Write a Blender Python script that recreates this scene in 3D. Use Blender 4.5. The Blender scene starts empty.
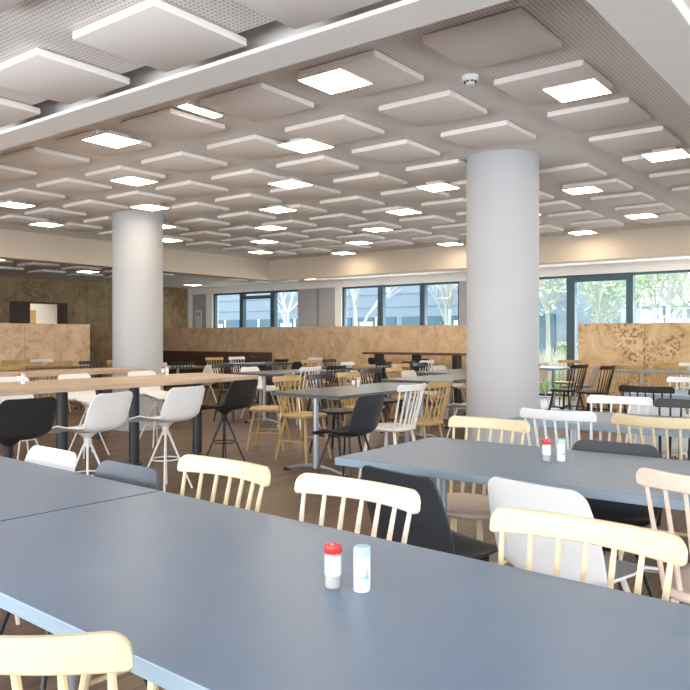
import bpy, bmesh, math, random
from mathutils import Vector, Matrix
random.seed(7)
PI = math.pi
SC = bpy.context.scene
COL = SC.collection

# ------------------------------------------------------------------ camera, world, light, exposure
# building frame: u runs to the left-far vanishing point, v to the right-far one; world X = -u, Y = v
YAW = math.radians(37.4)
cam_d = bpy.data.cameras.new('camera')
cam = bpy.data.objects.new('camera', cam_d); COL.objects.link(cam)
cam.location = (0, 0, 1.25)
cam.rotation_euler = (PI/2, 0, YAW)
cam_d.sensor_width = 36; cam_d.sensor_fit = 'HORIZONTAL'
cam_d.lens = 36*747/690
cam_d.shift_y = -8/690
cam_d.clip_start = 0.02; cam_d.clip_end = 400
SC.camera = cam

SC.view_settings.view_transform = 'Standard'
SC.view_settings.look = 'None'
SC.view_settings.gamma = 1
SC.view_settings.use_curve_mapping = False
SC.view_settings.exposure = 0.27

W = bpy.data.worlds.new('overcast_sky'); SC.world = W
W.use_nodes = True
wn = W.node_tree.nodes; wl = W.node_tree.links
bg = wn['Background']
bg.inputs['Color'].default_value = (0.91, 0.96, 1.0, 1)
bg.inputs['Strength'].default_value = 4.0

def area(name, loc, rot, sx, sy, power, color):
    d = bpy.data.lights.new(name, 'AREA'); d.shape = 'RECTANGLE'; d.size = sx; d.size_y = sy
    d.energy = power; d.color = color
    o = bpy.data.objects.new(name, d); COL.objects.link(o); o.location = loc; o.rotation_euler = rot
    return o
# daylight coming in through the glazed wall behind the camera, and through the far glazed wall
UP = math.radians(28)     # window lights tilted up to brighten the ceiling, like daylight off the ground
area('daylight_rear_window', (-3, -3.5, 1.2), (PI/2+UP, 0, 0), 14, 1.9, 470, (0.90, 0.95, 1.0))
area('daylight_side_window', (5.4, 4.7, 1.2), (PI/2+UP, 0, PI/2), 9.4, 1.9, 150, (0.92, 0.96, 1.0))
area('daylight_far_window', (-5, 15.6, 1.2), (PI/2+UP, 0, PI), 14, 1.9, 330, (0.90, 0.95, 1.0))

# ------------------------------------------------------------------ helpers
def U(u, v, z=0.0):
    return Vector((-u, v, z))

CU, SU = math.cos(YAW), math.sin(YAW)
def u_at(px, v):          # u of the plane v = const seen at image column px
    k = (px-345)/747
    Z = v/(CU + SU*k)
    return Z*(SU - CU*k)

def new_mat(name):
    m = bpy.data.materials.new(name); m.use_nodes = True
    nt = m.node_tree
    b = nt.nodes['Principled BSDF']
    return m, nt, b

def simple(name, col, rough=0.5, metal=0.0, noise=0.0, nscale=8.0, bump=0.0, spec=None, coat=0.0):
    m, nt, b = new_mat(name)
    b.inputs['Base Color'].default_value = (*col, 1)
    b.inputs['Roughness'].default_value = rough
    b.inputs['Metallic'].default_value = metal
    if spec is not None: b.inputs['Specular IOR Level'].default_value = spec
    if coat: b.inputs['Coat Weight'].default_value = coat
    if noise or bump:
        tc = nt.nodes.new('ShaderNodeTexCoord')
        n = nt.nodes.new('ShaderNodeTexNoise'); n.inputs['Scale'].default_value = nscale
        n.inputs['Detail'].default_value = 5
        nt.links.new(tc.outputs['Object'], n.inputs['Vector'])
        if noise:
            r = nt.nodes.new('ShaderNodeValToRGB')
            r.color_ramp.elements[0].position = 0.3; r.color_ramp.elements[1].position = 0.7
            r.color_ramp.elements[0].color = (*[c*(1-noise) for c in col], 1)
            r.color_ramp.elements[1].color = (*[min(1, c*(1+noise)) for c in col], 1)
            nt.links.new(n.outputs['Fac'], r.inputs['Fac'])
            nt.links.new(r.outputs['Color'], b.inputs['Base Color'])
        if bump:
            bp = nt.nodes.new('ShaderNodeBump'); bp.inputs['Strength'].default_value = bump
            bp.inputs['Distance'].default_value = 0.01
            nt.links.new(n.outputs['Fac'], bp.inputs['Height'])
            nt.links.new(bp.outputs['Normal'], b.inputs['Normal'])
    return m

def wood(name, c1, c2, rough=0.45, scale=(3, 40, 40), coords='Object'):
    m, nt, b = new_mat(name)
    tc = nt.nodes.new('ShaderNodeTexCoord')
    mp = nt.nodes.new('ShaderNodeMapping'); mp.inputs['Scale'].default_value = scale
    n = nt.nodes.new('ShaderNodeTexNoise'); n.inputs['Scale'].default_value = 1.0
    n.inputs['Detail'].default_value = 6; n.inputs['Distortion'].default_value = 0.4
    r = nt.nodes.new('ShaderNodeValToRGB')
    r.color_ramp.elements[0].position = 0.32; r.color_ramp.elements[1].position = 0.68
    r.color_ramp.elements[0].color = (*c1, 1); r.color_ramp.elements[1].color = (*c2, 1)
    nt.links.new(tc.outputs[coords], mp.inputs['Vector']); nt.links.new(mp.outputs['Vector'], n.inputs['Vector'])
    nt.links.new(n.outputs['Fac'], r.inputs['Fac']); nt.links.new(r.outputs['Color'], b.inputs['Base Color'])
    b.inputs['Roughness'].default_value = rough
    return m

def emit(name, col, strength):
    m, nt, b = new_mat(name)
    b.inputs['Base Color'].default_value = (*col, 1)
    b.inputs['Emission Color'].default_value = (*col, 1)
    b.inputs['Emission Strength'].default_value = strength
    return m

# ------------------------------------------------------------------ materials
M = {}
M['plaster'] = simple('white plaster', (0.80, 0.79, 0.78), 0.85, noise=0.03, nscale=2.5)
M['column'] = simple('column paint', (0.465, 0.47, 0.485), 0.7, noise=0.02, nscale=1.5)
M['panel'] = simple('acoustic panel', (0.82, 0.765, 0.725), 0.9, noise=0.015, nscale=3)
M['beam'] = simple('beam paint', (0.82, 0.785, 0.755), 0.85, noise=0.015, nscale=2)
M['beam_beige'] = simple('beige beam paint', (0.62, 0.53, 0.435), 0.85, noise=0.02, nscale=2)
M['grey_wall'] = simple('grey painted wall', (0.36, 0.36, 0.39), 0.8, noise=0.03)
M['laminate'] = simple('blue grey laminate', (0.145, 0.215, 0.32), 0.36, noise=0.05, nscale=5, spec=0.4)
M['laminate_edge'] = simple('pale grey table edge', (0.25, 0.33, 0.40), 0.4)
M['laminate_dark'] = simple('dark grey laminate', (0.095, 0.098, 0.105), 0.3, noise=0.06, nscale=5)
M['steel'] = simple('brushed steel', (0.42, 0.46, 0.50), 0.35, metal=0.6)
M['rubber'] = simple('black rubber', (0.015, 0.015, 0.016), 0.6)
M['black_metal'] = simple('black metal', (0.018, 0.019, 0.022), 0.45)
M['post'] = simple('dark blue grey post', (0.022, 0.027, 0.035), 0.4)
M['white_metal'] = simple('white metal', (0.80, 0.79, 0.78), 0.4)
M['black_plastic'] = simple('black plastic', (0.018, 0.019, 0.022), 0.42)
M['navy_plastic'] = simple('charcoal plastic', (0.028, 0.033, 0.042), 0.45)
M['white_plastic'] = simple('white plastic', (0.82, 0.82, 0.83), 0.35)
M['grey_plastic'] = simple('slate grey plastic', (0.085, 0.10, 0.125), 0.45)
M['cream_wood'] = wood('cream lacquered wood', (0.68, 0.55, 0.33), (0.74, 0.62, 0.40), 0.4)
M['beech'] = wood('pale beech', (0.76, 0.63, 0.49), (0.82, 0.71, 0.57), 0.42)
M['pink_wood'] = wood('pinkish pale wood', (0.74, 0.58, 0.48), (0.80, 0.66, 0.56), 0.45)
M['golden_wood'] = wood('golden lacquered wood', (0.44, 0.29, 0.11), (0.56, 0.39, 0.17), 0.38)
M['white_paint'] = simple('white painted wood', (0.82, 0.82, 0.82), 0.4)
M['black_paint'] = simple('black painted wood', (0.016, 0.016, 0.018), 0.4)
M['oak'] = wood('oak counter top', (0.44, 0.32, 0.215), (0.60, 0.47, 0.345), 0.5, scale=(30, 2.2, 30))
M['bench'] = wood('dark brown bench', (0.085, 0.042, 0.025), (0.125, 0.065, 0.04), 0.5)
M['door_brown'] = wood('dark brown door', (0.05, 0.026, 0.017), (0.07, 0.04, 0.026), 0.5)
M['door_ochre'] = wood('ochre door', (0.42, 0.27, 0.11), (0.5, 0.34, 0.15), 0.5)
M['frame'] = simple('dark teal window frame', (0.05, 0.095, 0.13), 0.45)
M['red_cap'] = simple('red plastic cap', (0.72, 0.03, 0.03), 0.25)
M['blue_cap'] = simple('pale blue plastic cap', (0.40, 0.62, 0.74), 0.3)
M['label_white'] = simple('white paper label', (0.84, 0.84, 0.83), 0.5)
M['pepper'] = simple('grey pepper', (0.36, 0.33, 0.30), 0.7, noise=0.3, nscale=400)
M['blue_print'] = simple('blue print', (0.18, 0.48, 0.62), 0.5)
M['green_print'] = simple('green print', (0.45, 0.72, 0.50), 0.5)
M['grey_print'] = simple('grey print', (0.55, 0.56, 0.58), 0.5)
M['lamp_frame'] = simple('lamp frame', (0.8, 0.78, 0.74), 0.5)
M['lamp'] = emit('lamp diffuser', (1.0, 0.84, 0.62), 22)
M['shade_line_black'] = simple('black for shade and lines', (0.01, 0.01, 0.01), 0.9)  # black standing in for shade in table seam and ceiling void; also pier lines

def stone(name, cols, scale, dark_holes=0.0, joint_w=None, axis='u', joint=1.2):
    """mottled travertine with joints between slabs"""
    m, nt, b = new_mat(name)
    tc = nt.nodes.new('ShaderNodeTexCoord')
    n = nt.nodes.new('ShaderNodeTexNoise'); n.inputs['Scale'].default_value = scale
    n.inputs['Detail'].default_value = 9; n.inputs['Roughness'].default_value = 0.68; n.inputs['Distortion'].default_value = 0.9
    nt.links.new(tc.outputs['Object'], n.inputs['Vector'])
    r = nt.nodes.new('ShaderNodeValToRGB'); cr = r.color_ramp
    cr.elements[0].position = 0.30; cr.elements[0].color = (*cols[0], 1)
    cr.elements[1].position = 0.72; cr.elements[1].color = (*cols[2], 1)
    e = cr.elements.new(0.5); e.color = (*cols[1], 1)
    nt.links.new(n.outputs['Fac'], r.inputs['Fac'])
    out = r.outputs['Color']
    if dark_holes:
        n2 = nt.nodes.new('ShaderNodeTexNoise'); n2.inputs['Scale'].default_value = scale*9
        n2.inputs['Detail'].default_value = 4
        n3 = nt.nodes.new('ShaderNodeTexNoise'); n3.inputs['Scale'].default_value = scale*0.55
        nt.links.new(tc.outputs['Object'], n2.inputs['Vector']); nt.links.new(tc.outputs['Object'], n3.inputs['Vector'])
        a1 = nt.nodes.new('ShaderNodeMapRange'); a1.inputs[1].default_value = 0.50; a1.inputs[2].default_value = 0.62
        a2 = nt.nodes.new('ShaderNodeMapRange'); a2.inputs[1].default_value = 0.48; a2.inputs[2].default_value = 0.60
        nt.links.new(n2.outputs['Fac'], a1.inputs[0]); nt.links.new(n3.outputs['Fac'], a2.inputs[0])
        mu = nt.nodes.new('ShaderNodeMath'); mu.operation = 'MULTIPLY'
        nt.links.new(a1.outputs[0], mu.inputs[0]); nt.links.new(a2.outputs[0], mu.inputs[1])
        mu2 = nt.nodes.new('ShaderNodeMath'); mu2.operation = 'MULTIPLY'; mu2.inputs[1].default_value = dark_holes
        nt.links.new(mu.outputs[0], mu2.inputs[0])
        mx = nt.nodes.new('ShaderNodeMix'); mx.data_type = 'RGBA'
        nt.links.new(mu2.outputs[0], mx.inputs[0]); nt.links.new(out, mx.inputs[6])
        mx.inputs[7].default_value = (cols[0][0]*0.5, cols[0][1]*0.42, cols[0][2]*0.35, 1)
        out = mx.outputs[2]
    nt.links.new(out, b.inputs['Base Color'])
    b.inputs['Roughness'].default_value = 0.6
    return m
M['travertine'] = stone('pale travertine', [(0.56, 0.34, 0.17), (0.76, 0.53, 0.33), (0.88, 0.70, 0.50)], 3.4, 0.3)
M['travertine_rust'] = stone('rusty travertine', [(0.50, 0.29, 0.12), (0.68, 0.48, 0.27), (0.80, 0.63, 0.44)], 2.2, 0.9)
M['stone_wall'] = stone('olive brown stone', [(0.20, 0.135, 0.06), (0.33, 0.23, 0.125), (0.44, 0.34, 0.21)], 2.6, 0.6)
M['joint'] = simple('dark joint', (0.16, 0.11, 0.075), 0.8)

def floor_mat():
    m, nt, b = new_mat('brown plank floor')
    tc = nt.nodes.new('ShaderNodeTexCoord')
    mp = nt.nodes.new('ShaderNodeMapping'); mp.inputs['Rotation'].default_value = (0, 0, PI/2)
    br = nt.nodes.new('ShaderNodeTexBrick')
    br.inputs['Color1'].default_value = (0.098, 0.056, 0.034, 1)
    br.inputs['Color2'].default_value = (0.165, 0.103, 0.066, 1)
    br.inputs['Mortar'].default_value = (0.03, 0.018, 0.012, 1)
    br.inputs['Scale'].default_value = 1.0
    br.inputs['Mortar Size'].default_value = 0.0025
    br.inputs['Brick Width'].default_value = 1.3
    br.inputs['Row Height'].default_value = 0.11
    br.inputs['Bias'].default_value = 0.0
    br.offset = 0.37
    nt.links.new(tc.outputs['Object'], mp.inputs['Vector']); nt.links.new(mp.outputs['Vector'], br.inputs['Vector'])
    mp2 = nt.nodes.new('ShaderNodeMapping'); mp2.inputs['Scale'].default_value = (45, 2.5, 1)
    nt.links.new(tc.outputs['Object'], mp2.inputs['Vector'])
    n = nt.nodes.new('ShaderNodeTexNoise'); n.inputs['Scale'].default_value = 1; n.inputs['Detail'].default_value = 6
    nt.links.new(mp2.outputs['Vector'], n.inputs['Vector'])
    mr = nt.nodes.new('ShaderNodeMapRange'); mr.inputs[1].default_value = 0.25; mr.inputs[2].default_value = 0.75
    mr.inputs[3].default_value = 0.7; mr.inputs[4].default_value = 1.3
    nt.links.new(n.outputs['Fac'], mr.inputs[0])
    mx = nt.nodes.new('ShaderNodeMix'); mx.data_type = 'RGBA'; mx.blend_type = 'MULTIPLY'; mx.inputs[0].default_value = 1
    nt.links.new(br.outputs['Color'], mx.inputs[6]); nt.links.new(mr.outputs[0], mx.inputs[7])
    nt.links.new(mx.outputs[2], b.inputs['Base Color'])
    b.inputs['Roughness'].default_value = 0.42
    return m
M['floor'] = floor_mat()

def perforated():
    m, nt, b = new_mat('perforated ceiling board')
    tc = nt.nodes.new('ShaderNodeTexCoord')
    mp = nt.nodes.new('ShaderNodeMapping'); mp.inputs['Scale'].default_value = (1/0.026, 1/0.026, 0)
    nt.links.new(tc.outputs['Object'], mp.inputs['Vector'])
    fr = nt.nodes.new('ShaderNodeVectorMath'); fr.operation = 'FRACTION'
    nt.links.new(mp.outputs['Vector'], fr.inputs[0])
    sb = nt.nodes.new('ShaderNodeVectorMath'); sb.operation = 'SUBTRACT'; sb.inputs[1].default_value = (0.5, 0.5, 0)
    nt.links.new(fr.outputs['Vector'], sb.inputs[0])
    ln = nt.nodes.new('ShaderNodeVectorMath'); ln.operation = 'LENGTH'
    nt.links.new(sb.outputs['Vector'], ln.inputs[0])
    lt = nt.nodes.new('ShaderNodeMapRange'); lt.inputs[1].default_value = 0.22; lt.inputs[2].default_value = 0.30
    nt.links.new(ln.outputs['Value'], lt.inputs[0])
    mx = nt.nodes.new('ShaderNodeMix'); mx.data_type = 'RGBA'
    mx.inputs[6].default_value = (0.50, 0.45, 0.41, 1); mx.inputs[7].default_value = (0.85, 0.81, 0.78, 1)
    nt.links.new(lt.outputs[0], mx.inputs[0]); nt.links.new(mx.outputs[2], b.inputs['Base Color'])
    b.inputs['Roughness'].default_value = 0.9
    return m
M['perforated'] = perforated()

def glass_mat():
    m = bpy.data.materials.new('window glass'); m.use_nodes = True
    nt = m.node_tree; nt.nodes.clear()
    o = nt.nodes.new('ShaderNodeOutputMaterial'); mix = nt.nodes.new('ShaderNodeMixShader')
    t = nt.nodes.new('ShaderNodeBsdfTransparent'); g = nt.nodes.new('ShaderNodeBsdfGlossy')
    t.inputs['Color'].default_value = (0.94, 0.98, 1.0, 1); g.inputs['Roughness'].default_value = 0.03
    mix.inputs[0].default_value = 0.06
    nt.links.new(t.outputs[0], mix.inputs[1]); nt.links.new(g.outputs[0], mix.inputs[2]); nt.links.new(mix.outputs[0], o.inputs[0])
    return m
M['glass'] = glass_mat()
def clear_plastic():
    m, nt, b = new_mat('clear plastic')
    b.inputs['Base Color'].default_value = (0.9, 0.9, 0.88, 1); b.inputs['Roughness'].default_value = 0.15
    b.inputs['Alpha'].default_value = 0.35
    return m
M['clear'] = clear_plastic()

# ------------------------------------------------------------------ mesh helpers
def obj(name, bm, mats, parent=None, angle=0.6, smooth=True, loc=None):
    me = bpy.data.meshes.new(name)
    bmesh.ops.recalc_face_normals(bm, faces=bm.faces)
    bm.to_mesh(me); bm.free()
    if not isinstance(mats, (list, tuple)): mats = [mats]
    for m in mats: me.materials.append(m)
    if smooth:
        me.shade_smooth(); me.set_sharp_from_angle(angle=angle)
    o = bpy.data.objects.new(name, me); COL.objects.link(o)
    if parent: o.parent = parent
    if loc is not None: o.location = loc
    return o

def box(bm, x0, x1, y0, y1, z0, z1, bevel=0.0, seg=2, mat=0):
    t = bmesh.new()
    bmesh.ops.create_cube(t, size=1)
    for v in t.verts:
        v.co = Vector(((x0+x1)/2 + v.co.x*abs(x1-x0), (y0+y1)/2 + v.co.y*abs(y1-y0), (z0+z1)/2 + v.co.z*abs(z1-z0)))
    if bevel:
        bmesh.ops.bevel(t, geom=list(t.edges), offset=bevel, segments=seg, affect='EDGES', profile=0.5)
    for f in t.faces: f.material_index = mat
    merge(bm, t)

def merge(bm, t):
    mp = {}
    for v in t.verts: mp[v] = bm.verts.new(v.co)
    for f in t.faces:
        try:
            nf = bm.faces.new([mp[v] for v in f.verts]); nf.material_index = f.material_index
        except ValueError: pass
    t.free()

def tube(bm, pts, radii, n=10, cap=True, mat=0):
    pts = [Vector(p) for p in pts]
    if not isinstance(radii, (list, tuple)): radii = [radii]*len(pts)
    rings = []
    ref = None
    for i, p in enumerate(pts):
        d = (pts[min(i+1, len(pts)-1)] - pts[max(i-1, 0)]).normalized()
        if ref is None:
            ref = Vector((0, 0, 1)) if abs(d.z) < 0.9 else Vector((1, 0, 0))
        a = (ref - d*ref.dot(d)).normalized(); bb = d.cross(a); ref = a
        rings.append([bm.verts.new(p + (a*math.cos(2*PI*k/n) + bb*math.sin(2*PI*k/n))*radii[i]) for k in range(n)])
    for r0, r1 in zip(rings, rings[1:]):
        for k in range(n):
            f = bm.faces.new((r0[k], r0[(k+1) % n], r1[(k+1) % n], r1[k])); f.material_index = mat
    if cap:
        bm.faces.new(rings[0][::-1]).material_index = mat; bm.faces.new(rings[-1]).material_index = mat

def ring_tube(bm, c, R, r, n=32, m=6):
    rows = []
    for i in range(n):
        a = 2*PI*i/n
        d = Vector((math.cos(a), math.sin(a), 0))
        rows.append([bm.verts.new(Vector(c) + d*(R + r*math.cos(2*PI*k/m)) + Vector((0, 0, r*math.sin(2*PI*k/m)))) for k in range(m)])
    for i in range(n):
        r0, r1 = rows[i], rows[(i+1) % n]
        for k in range(m):
            bm.faces.new((r0[k], r0[(k+1) % m], r1[(k+1) % m], r1[k]))

def lathe(bm, prof, n=24, c=(0, 0), mat=0):
    rings = []
    for r, z in prof:
        rings.append([bm.verts.new((c[0]+r*math.cos(2*PI*k/n), c[1]+r*math.sin(2*PI*k/n), z)) for k in range(n)])
    for r0, r1 in zip(rings, rings[1:]):
        for k in range(n):
            bm.faces.new((r0[k], r0[(k+1) % n], r1[(k+1) % n], r1[k])).material_index = mat
    bm.faces.new(rings[0][::-1]).material_index = mat; bm.faces.new(rings[-1]).material_index = mat

def ribbon(bm, section_fn, n, closed_caps=True):
    """loft closed loops: section_fn(i) -> list of Vectors"""
    loops = [[bm.verts.new(p) for p in section_fn(i)] for i in range(n)]
    k = len(loops[0])
    for a, b in zip(loops, loops[1:]):
        for j in range(k):
            bm.faces.new((a[j], a[(j+1) % k], b[(j+1) % k], b[j]))
    if closed_caps:
        bm.faces.new(loops[0][::-1]); bm.faces.new(loops[-1])

def thing(name, label, cat, loc=(0, 0, 0), rz=0, group=None):
    o = bpy.data.objects.new(name, None); COL.objects.link(o)
    o.location = loc; o.rotation_euler = (0, 0, rz); o.empty_display_size = 0.1
    o['label'] = label; o['category'] = cat
    if group: o['group'] = group
    return o

def tag(o, label, cat, group=None):
    o['label'] = label; o['category'] = cat
    if group: o['group'] = group
    return o

def struct(name, bm, mats, parent=None, smooth=False, **k):
    o = obj(name, bm, mats, parent, smooth=smooth, **k)
    if parent is None: o['kind'] = 'structure'
    return o

KIDS = {}
def kids(o):
    if o.name not in KIDS: KIDS[o.name] = [c for c in SC.objects if c.parent == o]
    return KIDS[o.name]
def dup(root):
    r = root.copy(); COL.objects.link(r)
    for k in ('label', 'category', 'group'):
        if k in r.keys(): del r[k]
    for ch in kids(root):
        c = ch.copy(); COL.objects.link(c); c.parent = r
        for g in kids(ch):
            d = g.copy(); COL.objects.link(d); d.parent = c
    return r

ORD = ['nearest', 'second', 'third', 'fourth', 'fifth', 'sixth', 'seventh', 'eighth', 'ninth', 'tenth', 'eleventh', 'twelfth',
       'thirteenth', 'fourteenth', 'fifteenth', 'sixteenth', 'seventeenth', 'eighteenth', 'nineteenth', 'twentieth']
NTH = ['first'] + ORD[1:]

# ------------------------------------------------------------------ the room
ZP, ZC = 2.89, 2.937          # central bay: panel underside, ceiling board
LP, LC = 2.64, 2.687          # lower perimeter ceiling
U0, U1, V0, V1 = 1.07, 11.35, 2.83, 12.1   # inner edges of the beams round the central bay
UL, VW, UR, VB = 17.2, 14.8, -5.0, -3.0    # left wall, window wall, right wall, rear wall

def ubox(bm, u0, u1, v0, v1, z0, z1, bevel=0.0, mat=0):
    box(bm, -u1, -u0, v0, v1, z0, z1, bevel, mat=mat)

bm = bmesh.new(); ubox(bm, UR, UL+4, VB, VW+0.2, -0.1, 0); struct('floor', bm, M['floor'])
bm = bmesh.new(); ubox(bm, U0-0.1, U1+0.1, V0-0.1, V1+0.1, ZC, ZC+0.1); struct('ceiling_central', bm, M['perforated'])
bm = bmesh.new()
ubox(bm, UR, UL, VB, 2.50, LC, ZC+0.1); ubox(bm, UR, UL, V1+0.3, VW+0.2, LC, ZC+0.1)
ubox(bm, UR, U0-0.28, 2.50, V1+0.3, LC, ZC+0.1); ubox(bm, U1+0.3, UL, 2.60, V1+0.3, LC, ZC+0.1)
struct('ceiling_perimeter', bm, M['perforated'])
bm = bmesh.new(); ubox(bm, U0-0.28, UL-5.55, 2.60, V0, 2.622, 2.644, 0.004); ubox(bm, U0-0.28, UL-5.55, 2.70, V0-0.002, 2.64, ZC+0.2); struct('beam_near', bm, M['beam'])
bm = bmesh.new(); ubox(bm, UR-0.2, UL+0.25, VB-0.2, VW+0.25, ZC+0.2, ZC+0.35); struct('ceiling_light_stop', bm, M['shade_line_black'])  # unseen roof added to stop sky leaking in; black keeps the void shaded
bm = bmesh.new(); ubox(bm, U0-0.28, U0, V0+0.001, V1-0.001, 2.622, ZC+0.1, 0.004); struct('beam_right', bm, M['beam'])
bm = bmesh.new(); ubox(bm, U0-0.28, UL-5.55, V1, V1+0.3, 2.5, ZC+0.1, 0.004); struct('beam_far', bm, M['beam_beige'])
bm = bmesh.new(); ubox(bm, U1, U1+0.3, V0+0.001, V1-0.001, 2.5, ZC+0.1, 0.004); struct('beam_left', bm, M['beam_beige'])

# left stone wall with the opening to the corridor
DV0, DV1, DZ = 9.32, 10.82, 2.11
bm = bmesh.new()
ubox(bm, UL, UL+0.25, VB, DV0, 0, LC+0.02); ubox(bm, UL, UL+0.25, DV1, VW+0.2, 0, LC+0.02)
ubox(bm, UL, UL+0.25, DV0, DV1, DZ, LC+0.02)
struct('wall_left', bm, M['stone_wall'])
bm = bmesh.new()
for i in range(12):
    v = -1.4 + i*1.42
    if DV0-0.05 < v < DV1+0.05: continue
    ubox(bm, UL-0.004, UL, v, v+0.012, 0, LC)
struct('trim_1', bm, M['joint'])
bm = bmesh.new()
ubox(bm, UL-0.03, UL+0.26, DV0, DV0+0.06, 0, DZ); ubox(bm, UL-0.03, UL+0.26, DV1-0.11, DV1, 0, DZ)
ubox(bm, UL-0.03, UL+0.26, DV0+0.06, DV1-0.11, DZ-0.03, DZ)
struct('trim_2', bm, M['door_brown'])
bm = bmesh.new(); ubox(bm, UL+0.05, UL+0.10, DV0+0.06, DV0+0.54, 0.0, DZ-0.03, 0.004)
door1 = struct('door_1', bm, M['door_brown'])
bm = bmesh.new(); tube(bm, [U(UL+0.0, DV0+0.47, 1.0), U(UL+0.0, DV0+0.47, 1.25)], 0.012)
tube(bm, [U(UL+0.0, DV0+0.47, 1.02), U(UL+0.06, DV0+0.47, 1.02)], 0.008); tube(bm, [U(UL+0.0, DV0+0.47, 1.23), U(UL+0.06, DV0+0.47, 1.23)], 0.008)
obj('door_handle', bm, M['steel'], door1)
# corridor behind the opening
bm = bmesh.new()
ubox(bm, UL+2.4, UL+2.5, 6.5, 14.0, 0, 2.5); ubox(bm, UL+0.25, UL+2.5, 13.9, 14.0, 0, 2.5); ubox(bm, UL+0.25, UL+2.5, 6.5, 6.6, 0, 2.5)
struct('wall_corridor', bm, M['plaster'])
bm = bmesh.new(); ubox(bm, UL+0.25, UL+2.5, 6.5, 14.0, 2.5, 2.6); struct('ceiling_corridor', bm, M['plaster'])
bm = bmesh.new(); ubox(bm, UL+2.36, UL+2.4, 10.95, 11.35, 0, 2.0, 0.004); d2 = struct('door_2', bm, M['door_ochre'])
bm = bmesh.new(); tube(bm, [U(UL+2.33, 11.0, 1.02), U(UL+2.33, 11.1, 1.02)], 0.01); tube(bm, [U(UL+2.33, 11.0, 1.02), U(UL+2.37, 11.0, 1.02)], 0.008)
obj('door_handle', bm, M['steel'], d2)
lampc = thing('corridor_fill_lamp', 'unseen white lamp added to brighten the corridor behind the left opening', 'lamp', U(UL+1.3, 10.9, 2.499))
bm = bmesh.new(); box(bm, -0.4, 0.4, -0.5, 0.5, -0.04, 0); obj('housing', bm, M['lamp_frame'], lampc)
bm = bmesh.new(); box(bm, -0.37, 0.37, -0.47, 0.47, -0.045, -0.03); obj('diffuser', bm, emit('corridor fill diffuser', (1, 0.9, 0.75), 16), lampc)  # lamp is out of view, added so the corridor looks bright

# other walls (outside the frame)
bm = bmesh.new(); ubox(bm, UR-0.2, UR, VB, 0.0, 0, LC+0.02); ubox(bm, UR-0.2, UR, 9.5, VW+0.2, 0, LC+0.02)
ubox(bm, UR-0.2, UR, 0, 9.5, 2.55, LC+0.02); ubox(bm, UR-0.2, UR, 0, 9.5, 0, 0.3)
struct('wall_right', bm, M['plaster'])
bm = bmesh.new()
ubox(bm, UR, UL, VB-0.2, VB, 2.55, LC+0.02); ubox(bm, 10.2, UL, VB-0.2, VB, 0, 2.55); ubox(bm, UR, 10.2, VB-0.2, VB, 0, 0.3)
struct('wall_rear', bm, M['plaster'])
def window_grid(name, a0, a1, z0, z1, n, fixed, axis):
    bm = bmesh.new(); g = bmesh.new()
    for i in range(n+1):
        a = a0 + (a1-a0)*i/n
        if axis == 'u': ubox(bm, a-0.04, a+0.04, fixed-0.12, fixed-0.04, z0, z1)
        else: ubox(bm, fixed-0.12, fixed-0.04, a-0.04, a+0.04, z0, z1)
    for z in (z0, z1):
        if axis == 'u': ubox(bm, a0, a1, fixed-0.12, fixed-0.04, z-0.04, z+0.04)
        else: ubox(bm, fixed-0.12, fixed-0.04, a0, a1, z-0.04, z+0.04)
    o = struct(name, bm, M['frame'])
    return o
window_grid('window_4', -4.6, 10.2, 0.34, 2.51, 8, VB, 'u')
window_grid('window_5', 0.0, 9.5, 0.34, 2.51, 6, UR, 'v')

# ---- window wall
HEAD = 2.50
def wp(px): return u_at(px, VW)
bm = bmesh.new(); ubox(bm, UR, UL, VW, VW+0.25, HEAD, LC+0.02)
ubox(bm, wp(190), UL, VW, VW+0.25, 0, HEAD); ubox(bm, wp(212), wp(206), VW, VW+0.25, 0, HEAD); ubox(bm, wp(341), wp(335), VW, VW+0.25, 0, HEAD)
struct('wall_far', bm, M['plaster'])
bm = bmesh.new()
ubox(bm, wp(206), wp(190), VW+0.10, VW+0.25, 0, HEAD); ubox(bm, wp(335), wp(298), VW, VW+0.25, 0, HEAD); ubox(bm, wp(522), wp(459), VW, VW+0.25, 0, HEAD)
struct('wall_far_grey', bm, M['grey_wall'])
bm = bmesh.new()
for p in (317, 318.5): ubox(bm, wp(p)-0.006, wp(p)+0.006, VW-0.004, VW, 0, HEAD)
struct('trim_3', bm, M['shade_line_black'])
# sign on the grey recess
bm = bmesh.new(); ubox(bm, wp(199.5), wp(193), VW+0.08, VW+0.10, 1.52, 2.05, 0.004)
ns = thing('notice_board', 'small pale notice on the grey wall left of the far windows', 'notice', U(wp(196), VW+0.09, 1.5))
ns.location = (0, 0, 0)
obj('board', bm, simple('pale grey notice', (0.6, 0.61, 0.65), 0.5), ns)
bm = bmesh.new(); ubox(bm, wp(198.6), wp(193.8), VW+0.075, VW+0.08, 1.86, 1.98)
obj('heading', bm, simple('notice heading', (0.35, 0.36, 0.42), 0.5), ns)

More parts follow.
